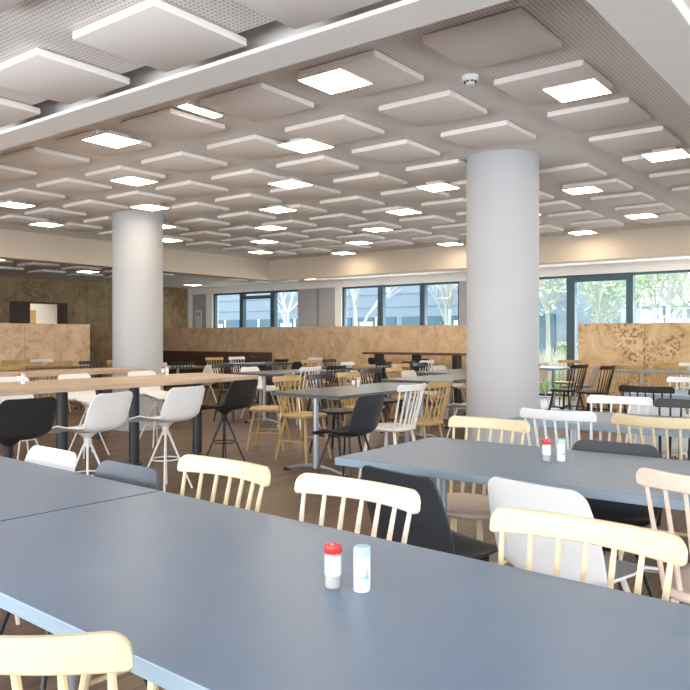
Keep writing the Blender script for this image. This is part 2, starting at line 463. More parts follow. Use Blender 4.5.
def window(name, pl, pr, mull, z0=0.02, heads=()):
    w = bpy.data.objects.new(name, None); COL.objects.link(w); w['kind'] = 'structure'
    a, b = wp(pl), wp(pr)     # a > b
    bm = bmesh.new()
    y0, y1 = VW+0.06, VW+0.16
    ubox(bm, b, a, y0, y1, z0, z0+0.06); ubox(bm, b, a, y0, y1, HEAD-0.05, HEAD)
    ubox(bm, a-0.06, a, y0, y1, z0, HEAD); ubox(bm, b, b+0.06, y0, y1, z0, HEAD)
    f = obj('window_frame', bm, M['frame'], w, smooth=False)
    for px, wd in mull:
        bm = bmesh.new(); ubox(bm, wp(px)-wd/2, wp(px)+wd/2, y0-0.03, y1, z0, HEAD)
        obj('mullion', bm, M['frame'], w, smooth=False)
    for p0, p1, z in heads:
        bm = bmesh.new(); ubox(bm, wp(p1), wp(p0), y0-0.02, y1, z, z+0.09)
        obj('transom', bm, M['frame'], w, smooth=False)
    bm = bmesh.new(); ubox(bm, b+0.02, a-0.02, VW+0.105, VW+0.115, z0+0.02, HEAD-0.02)
    obj('glass', bm, M['glass'], w, smooth=False)
    return w
window('window_1', 212, 298, [(240.5, 0.13), (271.5, 0.15)], heads=[(240.5, 271.5, 2.30)])
window('window_2', 341, 459, [(379.5, 0.15), (421.5, 0.13)])
window('window_3', 522, 700, [(570, 0.17), (629, 0.13)], heads=[(570, 629, 2.36)])

# ------------------------------------------------------------------ columns
def column(name, u, v, r=0.335):
    bm = bmesh.new(); lathe(bm, [(r, 0), (r, ZC)], 64)
    o = obj(name, bm, M['column'], angle=0.5); o.location = U(u, v); o['kind'] = 'structure'
    return o
column('column_1', 3.10, 6.50); column('column_2', 8.50, 6.43)

# ------------------------------------------------------------------ ceiling panels and lamps
PW, PITCH_U, PITCH_V = 0.594, 0.914, 0.891
PU, PV = 1.594, 3.565
def panel_bm(zc, zp):
    bm = bmesh.new()
    box(bm, -PW/2, PW/2, -0.275, 0.275, zp, zp+0.038, 0.004)
    box(bm, -0.27, 0.27, -0.25, 0.25, zp+0.038, zc)
    return bm
def strip_panel(label_fn, zc, zp, spots, group):
    src = None
    for u, v, lab in spots:
        if src is None:
            src = obj('acoustic_panel', panel_bm(zc, zp), M['panel']); o = src
        else:
            o = src.copy(); COL.objects.link(o)
        o.location = U(u, v); tag(o, lab, 'ceiling panel', group)
sp = []
for j in range(10):
    n = 0
    for i in range(11):
        u = PU + i*PITCH_U + PW/2; v = PV + j*PITCH_V + 0.275
        if u + PW/2 > U1-0.03 or v+0.28 > V1-0.02: continue
        if (i, j) == (1, 3): continue
        if math.hypot(u-8.5, v-6.43) < 0.62: continue
        sp.append((u, v, f'flat white acoustic panel, {NTH[i]} from the right in ceiling row {j+1} beyond the near beam'))
strip_panel(None, ZC, ZP, sp, 'acoustic panels of the central ceiling')
sp = []
for j in range(2):
    for i in range(6):
        u = 1.64 + i*0.90 + PW/2; v = 2.0 - j*0.9 + 0.275
        sp.append((u, v, f'large low acoustic panel, {NTH[i]} from the right, {["just before","one row before"][j]} the near beam'))
strip_panel(None, LC, LP, sp, 'acoustic panels of the near low ceiling')
sp = []
for j in range(2):
    for i in range(14):
        u = 1.6 + i*0.914; v = 12.95 + j*0.9
        sp.append((u, v, f'small distant acoustic panel, {NTH[i]} from the right, row {j+1} beyond the far beam'))
for j in range(3):
    for i in range(8):
        u = 12.4 + j*1.3; v = 4.2 + i*0.95
        sp.append((u, v, f'small distant acoustic panel beyond the left beam, row {j+1}, {NTH[i]} from the front'))
strip_panel(None, LC, LP, sp, 'acoustic panels of the far low ceiling')

lamp0 = None
def lamp(u, v, label, zc=ZC, z=ZP-0.005, group='square lamps of the central ceiling'):
    global lamp0
    if lamp0 is None:
        lamp0 = thing('ceiling_lamp', label, 'lamp', U(u, v, z), 0, group)
        bm = bmesh.new()
        for a in (-1, 1):
            box(bm, a*0.172-0.003, a*0.172+0.003, -0.175, 0.175, 0, 0.012)
            box(bm, -0.169, 0.169, a*0.172-0.003, a*0.172+0.003, 0, 0.012)
        box(bm, -0.169, 0.169, -0.169, 0.169, 0.0095, 0.012)
        box(bm, -0.10, 0.10, -0.10, 0.10, 0.012, 0.052)
        obj('housing', bm, M['lamp_frame'], lamp0, smooth=False)
        bm = bmesh.new(); box(bm, -0.169, 0.169, -0.169, 0.169, 0.001, 0.009)
        obj('diffuser', bm, M['lamp'], lamp0, smooth=False)
    else:
        o = dup(lamp0); o.location = U(u, v, z); tag(o, label, 'lamp', group)
for k in range(8):
    v = 3.77 + 1.118*k
    n = 0
    for m in range(5):
        u = (2.96 if k % 2 == 0 else 1.79) + 2.37*m
        if u > U1-0.25: continue
        if math.hypot(u-3.1, v-6.5) < 0.55 or math.hypot(u-8.5, v-6.43) < 0.55: continue
        lamp(u, v, f'glowing square lamp, {NTH[n]} from the right in ceiling lamp row {k+1}'); n += 1
far_l = [(u_at(418, 13.4), 13.4, 'just left of the right column'), (u_at(632, 13.2), 13.2, 'above the glazed door at right'),
         (u_at(495, 13.3)-4.9, 13.3, 'far right past the glazed door'), (u_at(306, 13.6), 13.6, 'above the grey window pier'),
         (u_at(193, 13.4), 13.4, 'above the far left corner')]
for u, v, s in far_l:
    lamp(u, v, f'small glowing lamp on far low ceiling {s}', z=LP-0.005, group='lamps of the far low ceiling')
for n, (u, v) in enumerate([(13.2, 6.8), (14.0, 9.3)]):
    lamp(u, v, f'small glowing lamp on the low ceiling by the stone wall, {["left","right"][n]} one', z=LP-0.005, group='lamps of the far low ceiling')
# narrow lamp in the gap between two panels
st = thing('strip_lamp', 'short narrow glowing strip lamp between two near ceiling panels', 'lamp', U(4.17, 3.71, ZC))
bm = bmesh.new(); box(bm, -0.055, 0.055, -0.18, 0.18, -0.03, 0); obj('housing', bm, M['lamp_frame'], st)
bm = bmesh.new(); box(bm, -0.045, 0.045, -0.17, 0.17, -0.034, -0.02); obj('diffuser', bm, M['lamp'], st)
# smoke detector
sd = thing('smoke_detector', 'round white smoke detector on the ceiling left of the right column', 'smoke detector', U(2.29, 4.33, ZC))
bm = bmesh.new(); lathe(bm, [(0.055, 0), (0.055, -0.02), (0.045, -0.035)], 24); obj('base', bm, M['white_plastic'], sd)
bm = bmesh.new(); lathe(bm, [(0.03, -0.036), (0.03, -0.048), (0.022, -0.056)], 20); obj('sensor', bm, M['white_plastic'], sd)
bm = bmesh.new()
for k in range(8):
    a = PI*k/4; box(bm, 0.036*math.cos(a)-0.005, 0.036*math.cos(a)+0.005, 0.036*math.sin(a)-0.005, 0.036*math.sin(a)+0.005, -0.044, -0.034)
obj('vent', bm, M['black_plastic'], sd)

# ------------------------------------------------------------------ partitions
def partition(name, label, u0, u1, v0, v1, z1, mat, n, axis):
    t = thing(name, label, 'partition')
    for i in range(n):
        bm = bmesh.new()
        g = 0.004
        if axis == 'u':
            a = u0 + (u1-u0)*i/n; b = u0 + (u1-u0)*(i+1)/n
            ubox(bm, a+g, b-g, v0, v1, 0.0, z1, 0.003)
        else:
            a = v0 + (v1-v0)*i/n; b = v0 + (v1-v0)*(i+1)/n
            ubox(bm, u0, u1, a+g, b-g, 0.0, z1, 0.003)
        obj('stone_slab', bm, mat, t, smooth=False)
    bm = bmesh.new()
    if axis == 'u': ubox(bm, u0+0.02, u1-0.02, v0+0.02, v1-0.02, 0, z1-0.01)
    else: ubox(bm, u0+0.02, u1-0.02, v0+0.02, v1-0.02, 0, z1-0.01)
    obj('core', bm, M['joint'], t, smooth=False)
    return t
PVN = 13.2
partition('partition', 'long chest-high tan stone partition between the two columns', 5.85, 16.4, PVN, PVN+0.12, 1.49, M['travertine'], 9, 'u')
partition('partition', 'rust-mottled stone partition in front of the right-hand glazing', 0.2, u_at(578, PVN), PVN, PVN+0.12, 1.49, M['travertine_rust'], 4, 'u')
partition('partition', 'tan stone partition at far left below the opening', 13.0, 13.12, 3.2, 8.69, 1.5, M['travertine'], 4, 'v')
bn = thing('bench', 'long dark brown bench against the stone partition right of the left column', 'bench')
ub0, ub1 = u_at(258, 12.7), 16.3
bm = bmesh.new(); ubox(bm, ub0, ub1, 13.08, 13.18, 0.4, 0.88, 0.01); obj('backrest', bm, M['bench'], bn)
bm = bmesh.new(); ubox(bm, ub0, ub1, 12.62, 13.08, 0.38, 0.46, 0.01); obj('seat', bm, M['bench'], bn)
bm = bmesh.new(); ubox(bm, ub0, ub1, 12.7, 13.18, 0, 0.38); obj('base', bm, M['bench'], bn)

# ------------------------------------------------------------------ spindle-back chair (front faces local +Y)
CREST_Z0, CREST_Z1 = 0.786, 0.846
def crest_y(x): return -0.268 + 0.052*(x/0.225)**2
def spindle_parts(mats, root, seatmat=None):
    m = mats; seatmat = seatmat or m
    # saddle seat
    bm = bmesh.new()
    N, K = 40, 5
    top = []
    def outline(a):
        c, s = math.cos(a), math.sin(a)
        p = 3.2
        rr = (abs(c)**p + abs(s)**p)**(-1/p)
        w = 0.205 + (0.012 if s > 0 else -0.012*abs(s))
        return Vector((rr*c*w, rr*s*0.205, 0))
    rings = []
    for fr, z in [(0.02, 0.453), (0.45, 0.4545), (0.8, 0.462), (0.96, 0.465), (1.0, 0.458), (1.0, 0.444), (0.95, 0.434), (0.05, 0.432)]:
        rings.append([bm.verts.new(outline(2*PI*k/N)*fr + Vector((0, 0, z))) for k in range(N)])
    for r0, r1 in zip(rings, rings[1:]):
        for k in range(N): bm.faces.new((r0[k], r0[(k+1) % N], r1[(k+1) % N], r1[k]))
    bm.faces.new(rings[0]); bm.faces.new(rings[-1][::-1])
    obj('seat', bm, seatmat, root, angle=0.9)
    # legs
    legs = []
    for sx in (-1, 1):
        for sy in (-1, 1):
            a = Vector((sx*0.135, sy*0.13, 0.438)); b = Vector((sx*0.195, sy*0.20 - (0.015 if sy < 0 else 0), 0))
            legs.append((a, b))
            bm = bmesh.new(); tube(bm, [a, a.lerp(b, 0.45), b], [0.013, 0.017, 0.011], 10); obj('leg', bm, m, root)
    def at(l, t): return l[0].lerp(l[1], t)
    sl = [(at(legs[0], 0.55), at(legs[1], 0.55)), (at(legs[2], 0.55), at(legs[3], 0.55))]
    sl.append(((sl[0][0]+sl[0][1])/2, (sl[1][0]+sl[1][1])/2))
    for a, b in sl:
        bm = bmesh.new(); tube(bm, [a, (a+b)/2, b], [0.007, 0.010, 0.007], 8); obj('stretcher', bm, m, root)
    # spindles
    for i in range(7):
        t = (i-3)/3
        xb, xt = t*0.165, t*0.192
        yb = -0.178 + 0.03*t*t; yt = crest_y(xt)
        bm = bmesh.new()
        a = Vector((xb, yb, 0.45)); b = Vector((xt, yt, CREST_Z0+0.012))
        tube(bm, [a, a.lerp(b, 0.35), a.lerp(b, 0.7), b], [0.0078, 0.0092, 0.0078, 0.0062], 8)
        obj('spindle', bm, m, root)
    # crest rail
    bm = bmesh.new()
    L = 0.220
    xs = [-L + 0.0004, -L + 0.0025, -L + 0.006, -L + 0.011, -L + 0.017, -L + 0.024, -L + 0.032]
    xs = xs + [xs[-1] + (-2*xs[-1])*k/20 for k in range(1, 20)] + [-x for x in xs[::-1]]
    n = len(xs)
    def sec(i):
        x = xs[i]
        e = abs(x)/L
        zt = CREST_Z1 - 0.006*(1-e*e)
        zb = CREST_Z0
        ex = L-abs(x)
        if ex < 0.032:
            q = 1-ex/0.032; zt -= 0.032*(1-math.sqrt(max(0, 1-q*q)))
        if ex < 0.008:
            q = 1-ex/0.008; zb += 0.008*(1-math.sqrt(max(0, 1-q*q)))
        y = crest_y(x)
        th = 0.009
        lean = 0.010
        nx = -2*0.052*x/(0.225**2)
        nrm = Vector((nx, 1, 0)).normalized()
        pts = []
        c = Vector((x, y, 0))
        r = 0.004
        for (s, z, ins) in [(1, zb, r), (1, zb+r, 0), (1, zt-r, 0), (1, zt, r), (-1, zt, r), (-1, zt-r, 0), (-1, zb+r, 0), (-1, zb, r)]:
            zz = min(max(z, zb), zt)
            k = (zz-CREST_Z0)/(CREST_Z1-CREST_Z0)
            pts.append(c + nrm*s*(th-ins) + Vector((0, -lean*k, zz)))
        return pts
    ribbon(bm, sec, n)
    obj('top_rail', bm, m, root, angle=0.55)

# ------------------------------------------------------------------ one-piece shell (front faces local +Y)
def shell_bm(zs, ztop, wtop=0.37, wseat=0.41, depth=0.43):
    """profile from seat front edge to the top of the back"""
    prof = []
    yf = depth*0.5+0.02
    yb = -depth*0.5+0.04
    prof += [(yf, zs-0.028), (yf-0.02, zs-0.006), (yf-0.07, zs+0.004), (0.08, zs), (0.0, zs-0.008), (-0.08, zs-0.006)]
    R = 0.075
    for k in range(1, 6):
        a = (PI/2-0.12)*k/5
        prof.append((yb+0.02+R*0.2-0.02 - R*math.sin(a)*0.9 + 0.02, zs-0.006+R*(1-math.cos(a))))
    y0, z0 = prof[-1]
    for t in (0.15, 0.3, 0.45, 0.6, 0.72, 0.82, 0.88, 0.91, 0.935, 0.955, 0.972, 0.985, 0.994, 1.0):
        prof.append((y0 - 0.06*t, z0 + (ztop-z0)*t))
    n = len(prof); C = 16; RC = 0.045
    bm = bmesh.new()
    th = 0.009
    def W(i):
        s = i/(n-1)
        z = prof[i][1]
        # width along the profile, corners rounded at both ends
        w = wseat/2 if i < 6 else None
        if i <= 2: w = wseat/2*[0.78, 0.92, 0.98][i]
        elif i < 6: w = wseat/2
        else:
            t = (z-zs)/(ztop-zs); w = (wseat/2)*(1-t)+ (wtop/2)*t + 0.012*math.sin(PI*t)
            top = ztop - z
            if top < RC: w -= RC - math.sqrt(max(0, RC**2-(RC-top)**2))
        return w
    # extra rows near the top for the rounded corners
    pts = []
    for i in range(n):
        y, z = prof[i]
        d0 = Vector((0, *prof[max(i-1, 0)])); d1 = Vector((0, *prof[min(i+1, n-1)]))
        tg = (d1-d0).normalized(); nr = Vector((0, -tg.z, tg.y))   # towards the sitter? fixed below
        pts.append((Vector((0, y, z)), nr, W(i)))
    outer, inner = [], []
    for i, (p, nr, w) in enumerate(pts):
        nrm = nr if (nr.z > 0 or (abs(nr.z) < 0.35 and nr.y > 0)) else -nr
        ro, ri = [], []
        for c in range(C+1):
            s = -1+2*c/C
            tt = max(0, (prof[i][1]-zs)/(ztop-zs)); lift = (0.034*(1-tt)**0.7+0.006)*abs(s)**3 if i > 2 else 0.012*abs(s)**3
            q = p + Vector((s*w, 0, 0)) + nrm*lift
            ri.append(bm.verts.new(q + nrm*th*0.5)); ro.append(bm.verts.new(q - nrm*th*0.5))
        inner.append(ri); outer.append(ro)
    for i in range(n-1):
        for c in range(C):
            bm.faces.new((inner[i][c], inner[i][c+1], inner[i+1][c+1], inner[i+1][c]))
            bm.faces.new((outer[i][c], outer[i+1][c], outer[i+1][c+1], outer[i][c+1]))
        bm.faces.new((inner[i][0], inner[i+1][0], outer[i+1][0], outer[i][0]))
        bm.faces.new((inner[i][C], outer[i][C], outer[i+1][C], inner[i+1][C]))
    for c in range(C):
        bm.faces.new((inner[0][c], outer[0][c], outer[0][c+1], inner[0][c+1]))
        bm.faces.new((inner[n-1][c], inner[n-1][c+1], outer[n-1][c+1], outer[n-1][c]))
    return bm

def shell_chair_parts(shell_m, leg_m, root):
    obj('shell', shell_bm(0.45, 0.778), shell_m, root, angle=1.0)
    bm = bmesh.new(); box(bm, -0.12, 0.12, -0.11, 0.11, 0.424, 0.437, 0.003)
    obj('seat_bracket', bm, leg_m, root)
    for sx in (-1, 1):
        for sy in (-1, 1):
            bm = bmesh.new(); a = Vector((sx*0.105, sy*0.10, 0.432)); b = Vector((sx*0.215, sy*0.21, 0))
            tube(bm, [a, b], [0.0105, 0.0085], 10); obj('leg', bm, leg_m, root)

def stool_parts(shell_m, leg_m, root, zs=0.575, ztop=0.85):
    obj('shell', shell_bm(zs, ztop, 0.38, 0.41, 0.44), shell_m, root, angle=1.0)
    bm = bmesh.new(); lathe(bm, [(0.075, zs-0.018), (0.06, zs-0.035), (0.028, zs-0.06), (0.024, zs-0.12), (0.018, zs-0.13)][::-1], 20)
    obj('swivel_hub', bm, leg_m, root)
    for k in range(4):
        a = PI/4+k*PI/2
        bm = bmesh.new(); d = Vector((math.cos(a), math.sin(a), 0))
        tube(bm, [d*0.012+Vector((0, 0, zs-0.085)), d*0.215], [0.009, 0.008], 10); obj('leg', bm, leg_m, root)
    bm = bmesh.new(); h = 0.25; R = 0.012+(0.215-0.012)*(1-h/(zs-0.085)); ring_tube(bm, (0, 0, h), R+0.002, 0.006)
    obj('foot_ring', bm, leg_m, root)

PROTO = {}
def chair(kind, u, v, rz, label, cat='chair', group=None):
    """kind -> a first one is built, later ones are copies of it and of each part"""
    if kind not in PROTO:
        nm = {'spindle': 'spindle_chair', 'shell': 'shell_chair', 'stool': 'counter_stool'}[kind.split('/')[0]]
        r = thing(nm, label, cat, U(u, v), rz, group)
        c = kind.split('/')[1]
        if nm == 'spindle_chair':
            if c == 'cream': spindle_parts(M['cream_wood'], r, M['pink_wood'])
            else: spindle_parts(M[{'beech': 'beech', 'pink': 'pink_wood', 'golden': 'golden_wood', 'white': 'white_paint', 'black': 'black_paint'}[c]], r)
        elif nm == 'shell_chair':
            shell_chair_parts(M[{'white': 'white_plastic', 'black': 'navy_plastic', 'grey': 'grey_plastic', 'pale': 'pale_plastic'}[c]],
                              M['white_metal' if c in ('white', 'pale') else 'black_metal'], r)
        else:
            stool_parts(M[{'white': 'white_plastic', 'black': 'black_plastic'}[c]], M['white_metal' if c == 'white' else 'black_metal'], r)
        PROTO[kind] = r
        return r
    o = dup(PROTO[kind]); o.location = U(u, v); o.rotation_euler = (0, 0, rz); tag(o, label, cat, group)
    return o
M['pale_plastic'] = simple('pale beige plastic', (0.60, 0.53, 0.48), 0.5)
FV, NV, FU, NU = 0.0, PI, PI/2, -PI/2      # facing +v, -v, +u, -u

# ------------------------------------------------------------------ tables
def table(label, uc, vc, length, width, axis='u', rot=0.0, top='laminate', z=0.74, inset=0.28, name='dining_table', group=None):
    """top along local X; u axis -> X, v axis -> rotated"""
    t = thing(name, label, 'table', U(uc, vc), (0 if axis == 'u' else PI/2)+rot, group)
    bm = bmesh.new()
    box(bm, -length/2, length/2, -width/2, width/2, z-0.032, z, 0.0025)
    for f in bm.faces:
        f.normal_update()
        f.material_index = 0 if abs(f.normal.z) > 0.9 else 1
    for f in bm.faces:
        if abs(f.normal.x) > 0.5 and abs(rot) > 0.001: f.material_index = 2  # black ends put the shade of the seam into the colour
    obj('table_top', bm, [M[top], M['laminate_edge' if top == 'laminate' else top], M['shade_line_black']], t, smooth=False)
    for s in (-1, 1):
        x = s*(length/2-inset)
        bm = bmesh.new()
        tube(bm, [(x, 0, 0.055), (x, 0, z-0.036)], 0.027, 16)
        pts, rad = [], []
        for k in range(17):
            q = -1+2*k/16
            pts.append((x, q*(width/2-0.03), 0.075 - 0.062*q*q)); rad.append(0.017-0.004*abs(q))
        tube(bm, pts, rad, 10)
        box(bm, x-0.05, x+0.05, -width/2+0.1, width/2-0.1, z-0.047, z-0.033, 0.003)
        lg = obj('leg', bm, M['steel' if top == 'laminate' or top == 'laminate_dark' else 'black_metal'], t)
        for q in (-1, 1):
            bm = bmesh.new(); tube(bm, [(x, q*(width/2-0.075), 0.016), (x, q*(width/2-0.02), 0.012)], [0.018, 0.016], 10)
            obj('foot_cap', bm, M['rubber'], lg)
    return t

R2 = -math.radians(2.5)
# T1: two tables end to end in the foreground, turned by two degrees
def t1(u): return 1.103 + 0.0437*u
table('long grey-blue dining table in the foreground with salt and pepper on it', 1.11, t1(1.11)+0.005, 1.798, 0.808, 'u', R2, inset=0.12)
table('grey-blue dining table at bottom left, butted against the foreground table', 2.912, t1(2.912)+0.005, 1.798, 0.808, 'u', R2, inset=0.58)
table('grey dining table on the right, second row, charcoal shell chair tucked at its left end', 1.06, 2.90, 1.8, 0.82)
table('grey dining table behind the white spindle chair in front of the right column', 1.13, 4.70, 1.8, 0.80)
table('dark grey table with arched steel foot in the middle left of the right column', 4.35, 6.02, 1.84, 0.80, 'v', top='laminate_dark', inset=0.15)

# ------------------------------------------------------------------ chairs near the camera
chair('spindle/cream', 1.16, 0.75, FV+0.45, 'cream spindle chair cut off at the bottom left corner, back to the camera')
chair('spindle/beech', 1.265, 1.455, NV+R2, 'pale beech spindle chair in the middle, behind the salt and pepper')
chair('spindle/cream', 1.82, 1.475, NV+R2, 'cream spindle chair far side of foreground table, left of the beech one')
chair('spindle/cream', 0.60, 1.40, NV+R2, 'large cream spindle chair at lower right in front of the white shell chair')
chair('shell/grey', 2.32, 1.45, NV+R2, 'slate grey shell chair peeping over the foreground table next to the seam')
chair('shell/white', 2.90, 1.50, NV+R2, 'white shell chair peeping over the bottom-left table end')
chair('shell/black', 1.40, 2.45, FV-0.24, 'charcoal shell chair at the left end of the second-row table')
chair('shell/white', 0.925, 2.53, FV-0.22, 'big white shell chair tucked under the second-row table at lower right')
chair('spindle/pink', 0.455, 2.63, FV-0.1, 'pinkish pale spindle chair at the right edge under the second-row table')
chair('spindle/cream', 1.70, 3.17, NV, 'yellowish spindle chair at far side of second-row table, before the right column')
chair('shell/black', 1.07, 3.14, NV, 'black shell chair barely showing over the second-row table far edge')
chair('spindle/white', 1.60, 4.28, FV, 'white spindle chair between second and third table, right of the right column foot')
chair('spindle/cream', 1.07, 4.26, FV, 'yellowish spindle chair near the right edge before the third table')
chair('spindle/white', 1.62, 4.99, NV, 'white spindle chair on the far side of the third table')
chair('shell/white', 1.42, 5.62, FV, 'white shell chair just behind the third table')
chair('spindle/black', 1.16, 4.97, NV, 'black spindle chair at right edge on the far side of the third table')

# ------------------------------------------------------------------ chairs round the middle table
chair('spindle/golden', 4.98, 5.82, NU, 'golden spindle chair at the left near corner of the dark middle table')
chair('spindle/black', 4.98, 6.36, NU, 'black spindle chair, middle one on the left side of the dark middle table')
chair('spindle/golden', 5.0, 6.9, NU, 'golden spindle chair, farthest on the left side of the dark middle table')
chair('shell/black', 3.80, 5.0, FU, 'black shell chair at the near right corner of the dark middle table')
chair('spindle/white', 3.70, 5.50, FU, 'white spindle chair on the right side of the dark middle table')
chair('spindle/golden', 3.72, 6.02, FU, 'golden spindle chair right of the white one at the dark middle table')
chair('spindle/golden', 5.75, 6.12, FU+0.5, 'golden spindle chair just past the end of the oak counter')

# ------------------------------------------------------------------ oak counters and stools
def counter(label, u0, u1, v0, v1, posts, h=0.85, axis='v'):
    t = thing('oak_counter', label, 'counter')
    bm = bmesh.new(); ubox(bm, u0, u1, v0, v1, h-0.045, h, 0.004); obj('counter_top', bm, M['oak'], t, smooth=False)
    for (u, v) in posts:
        bm = bmesh.new()
        tube(bm, [U(u, v, 0.012), U(u, v, h-0.046)], 0.05, 20); lathe_at = U(u, v)
        lathe(bm, [(0.085, 0), (0.085, 0.008), (0.075, 0.014)], 28, (lathe_at.x, lathe_at.y))
        lathe(bm, [(0.12, h-0.058), (0.12, h-0.046)], 24, (lathe_at.x, lathe_at.y))
        obj('post', bm, M['post'], t)
    return t
counter('long oak counter on dark posts behind the white stools', 5.45, 6.40, 0.3, 5.65, [(6.1, 0.9), (6.1, 2.1), (6.1, 2.95), (6.10, 3.79), (6.10, 4.57), (6.1, 5.38)])
counter('farther oak counter ending just before the left column', 7.75, 8.35, 0.5, 5.98, [(8.05, 1.2), (8.05, 3.4), (8.05, 5.5)])
chair('stool/white', 4.82, 3.20, FU+0.20, 'white shell counter stool, left one of the two before the oak counter', 'stool')
chair('stool/white', 4.90, 3.98, FU+0.06, 'white shell counter stool, right one of the two before the oak counter', 'stool')
chair('stool/black', 4.85, 2.62, FU, 'black shell counter stool at the left edge of the photo', 'stool')
chair('stool/black', 5.25, 4.97, FU+0.1, 'black shell counter stool at the right end of the oak counter', 'stool')
for n, v in enumerate((3.55, 4.27, 5.15)):
    chair('stool/white', 6.95, v+0.35, NU, f'white shell stool beyond the oak counter, {["leftmost","middle","rightmost"][n]} of three', 'stool')

# ------------------------------------------------------------------ far dining area
FAR = []   # every far table: label, centre, axis, chair kinds on both sides
def far_set(desc, uc, vc, axis, L, kinds_a, kinds_b, top='laminate_dark', W_=0.8):
    """kinds_a on the near/right side, kinds_b on the far/left side; tables are described by what stands next to them"""
    table(f'{desc}', uc, vc, L, W_, axis, 0, top)
    for side, kinds in ((-1, kinds_a), (1, kinds_b)):
        n = len(kinds)
        for i, k in enumerate(kinds):
            if not k: continue
            off = (i-(n-1)/2)*0.58
            jit = random.uniform(-0.04, 0.04); yaw = random.uniform(-0.12, 0.12)
            d = W_/2+0.17+random.uniform(-0.02, 0.12)
            if axis == 'v': u, v, rz = uc+side*d, vc+off+jit, (FU if side < 0 else NU)
            else: u, v, rz = uc+off+jit, vc+side*d, (FV if side < 0 else NV)
            kind, colr = k.split('/')
            sn = SHORT[desc]; colname = {'golden': 'golden', 'white': 'white', 'black': 'black', 'cream': 'cream', 'pink': 'pinkish', 'beech': 'pale beech', 'grey': 'grey', 'pale': 'beige'}[colr]
            what = {'spindle': 'spindle chair', 'shell': 'shell chair'}[kind]
            sd = ('right' if side < 0 else 'left') if axis == 'v' else ('near' if side < 0 else 'far')
            pos = ['nearest','middle','farthest'][i] if axis == 'v' else ('leftmost' if i == n-1 else 'rightmost' if i == 0 else 'middle')
            short = desc.split('|')[0]
            chair(k, u, v, rz+yaw, f'{colname} {what}, {pos} on {sd} side of {sn}')
SHORT = {
 'dark table directly behind the dark middle table': 'table behind the middle table',
 'third dark table in the row behind the middle table': 'third table behind the middle',
 'dark table right of the left column': 'table right of the left column',
 'dark table behind the one right of the left column': 'second table right of left column',
 'dark table near the brown bench': 'table near the brown bench',
 'dark table behind the farther oak counter': 'table behind the farther counter',
 'dark table at far left before the stone partition': 'table before the left stone partition',
 'dark table between left partition and left column': 'table just left of the left column',
 'grey table at right before the rust-mottled partition': 'table before the rust-mottled partition',
 'grey table beside the right column near the glazing': 'table by the right glazing',
 'grey table behind the third table at right edge': 'table behind the third, right edge',
 'dark table below the far windows behind the right column': 'table below the far windows',
}
g, w, b, sw, sb, pk = 'spindle/golden', 'spindle/white', 'spindle/black', 'shell/white', 'shell/black', 'shell/pale'
far_set('dark table directly behind the dark middle table', 4.75, 8.35, 'v', 1.8, [sw, sw, g], [b, g, pk])
far_set('third dark table in the row behind the middle table', 5.42, 10.15, 'v', 1.8, [b, g, b], [g, b, pk])
far_set('dark table right of the left column', 7.4, 8.4, 'v', 1.8, [w, b, g], [b, sw, b])
far_set('dark table behind the one right of the left column', 7.7, 10.7, 'v', 1.8, [b, b, w], [g, b, sw])
far_set('dark table near the brown bench', 10.3, 10.9, 'v', 1.8, [b, sb, w], [g, w, b])
far_set('dark table behind the farther oak counter', 10.4, 8.1, 'v', 1.8, [w, b, sw], [b, g, b])
far_set('dark table at far left before the stone partition', 11.0, 4.9, 'v', 1.8, [b, b, g], [sw, b, b])
far_set('dark table between left partition and left column', 11.95, 6.95, 'v', 1.6, [g, g, None], [b, g, w])
far_set('grey table at right before the rust-mottled partition', 2.75, 11.9, 'u', 1.8, [b, g, g], [b, w, g], top='laminate')
far_set('grey table beside the right column near the glazing', 5.5, 12.2, 'u', 1.8, [None, b, None], [g, pk, None], top='laminate')
far_set('grey table behind the third table at right edge', 1.2, 7.3, 'u', 1.8, [g, b, b], [g, b, w], top='laminate')
chair('spindle/black', 4.2, 11.0, FU-0.25, 'black spindle chair right of the column, turned to the left')
chair('shell/pale', 4.29, 11.85, FU, 'beige shell chair before the left edge of the rust-mottled partition')
chair('spindle/black', 3.72, 10.78, FU-0.15, 'black spindle chair left of the table before the rust-mottled partition, turned left')
# tall dark table with stools against the partition left of the right column
ht = thing('high_table', 'tall dark table with black posts at the partition, left of right column', 'table')
bm = bmesh.new(); ubox(bm, 6.7, 9.0, 12.35, 12.85, 0.90, 0.94, 0.004); obj('table_top', bm, M['bench'], ht, smooth=False)
for u in (6.95, 7.85, 8.75):
    bm = bmesh.new(); ubox(bm, u-0.05, u+0.05, 12.5, 12.7, 0, 0.90); obj('leg', bm, M['post'], ht, smooth=False)
for n, u in enumerate((7.3, 8.3)):
    chair('stool/black', u, 12.1, FV, f'black shell stool at the tall dark table by the partition, {["right","left"][n]} one', 'stool')

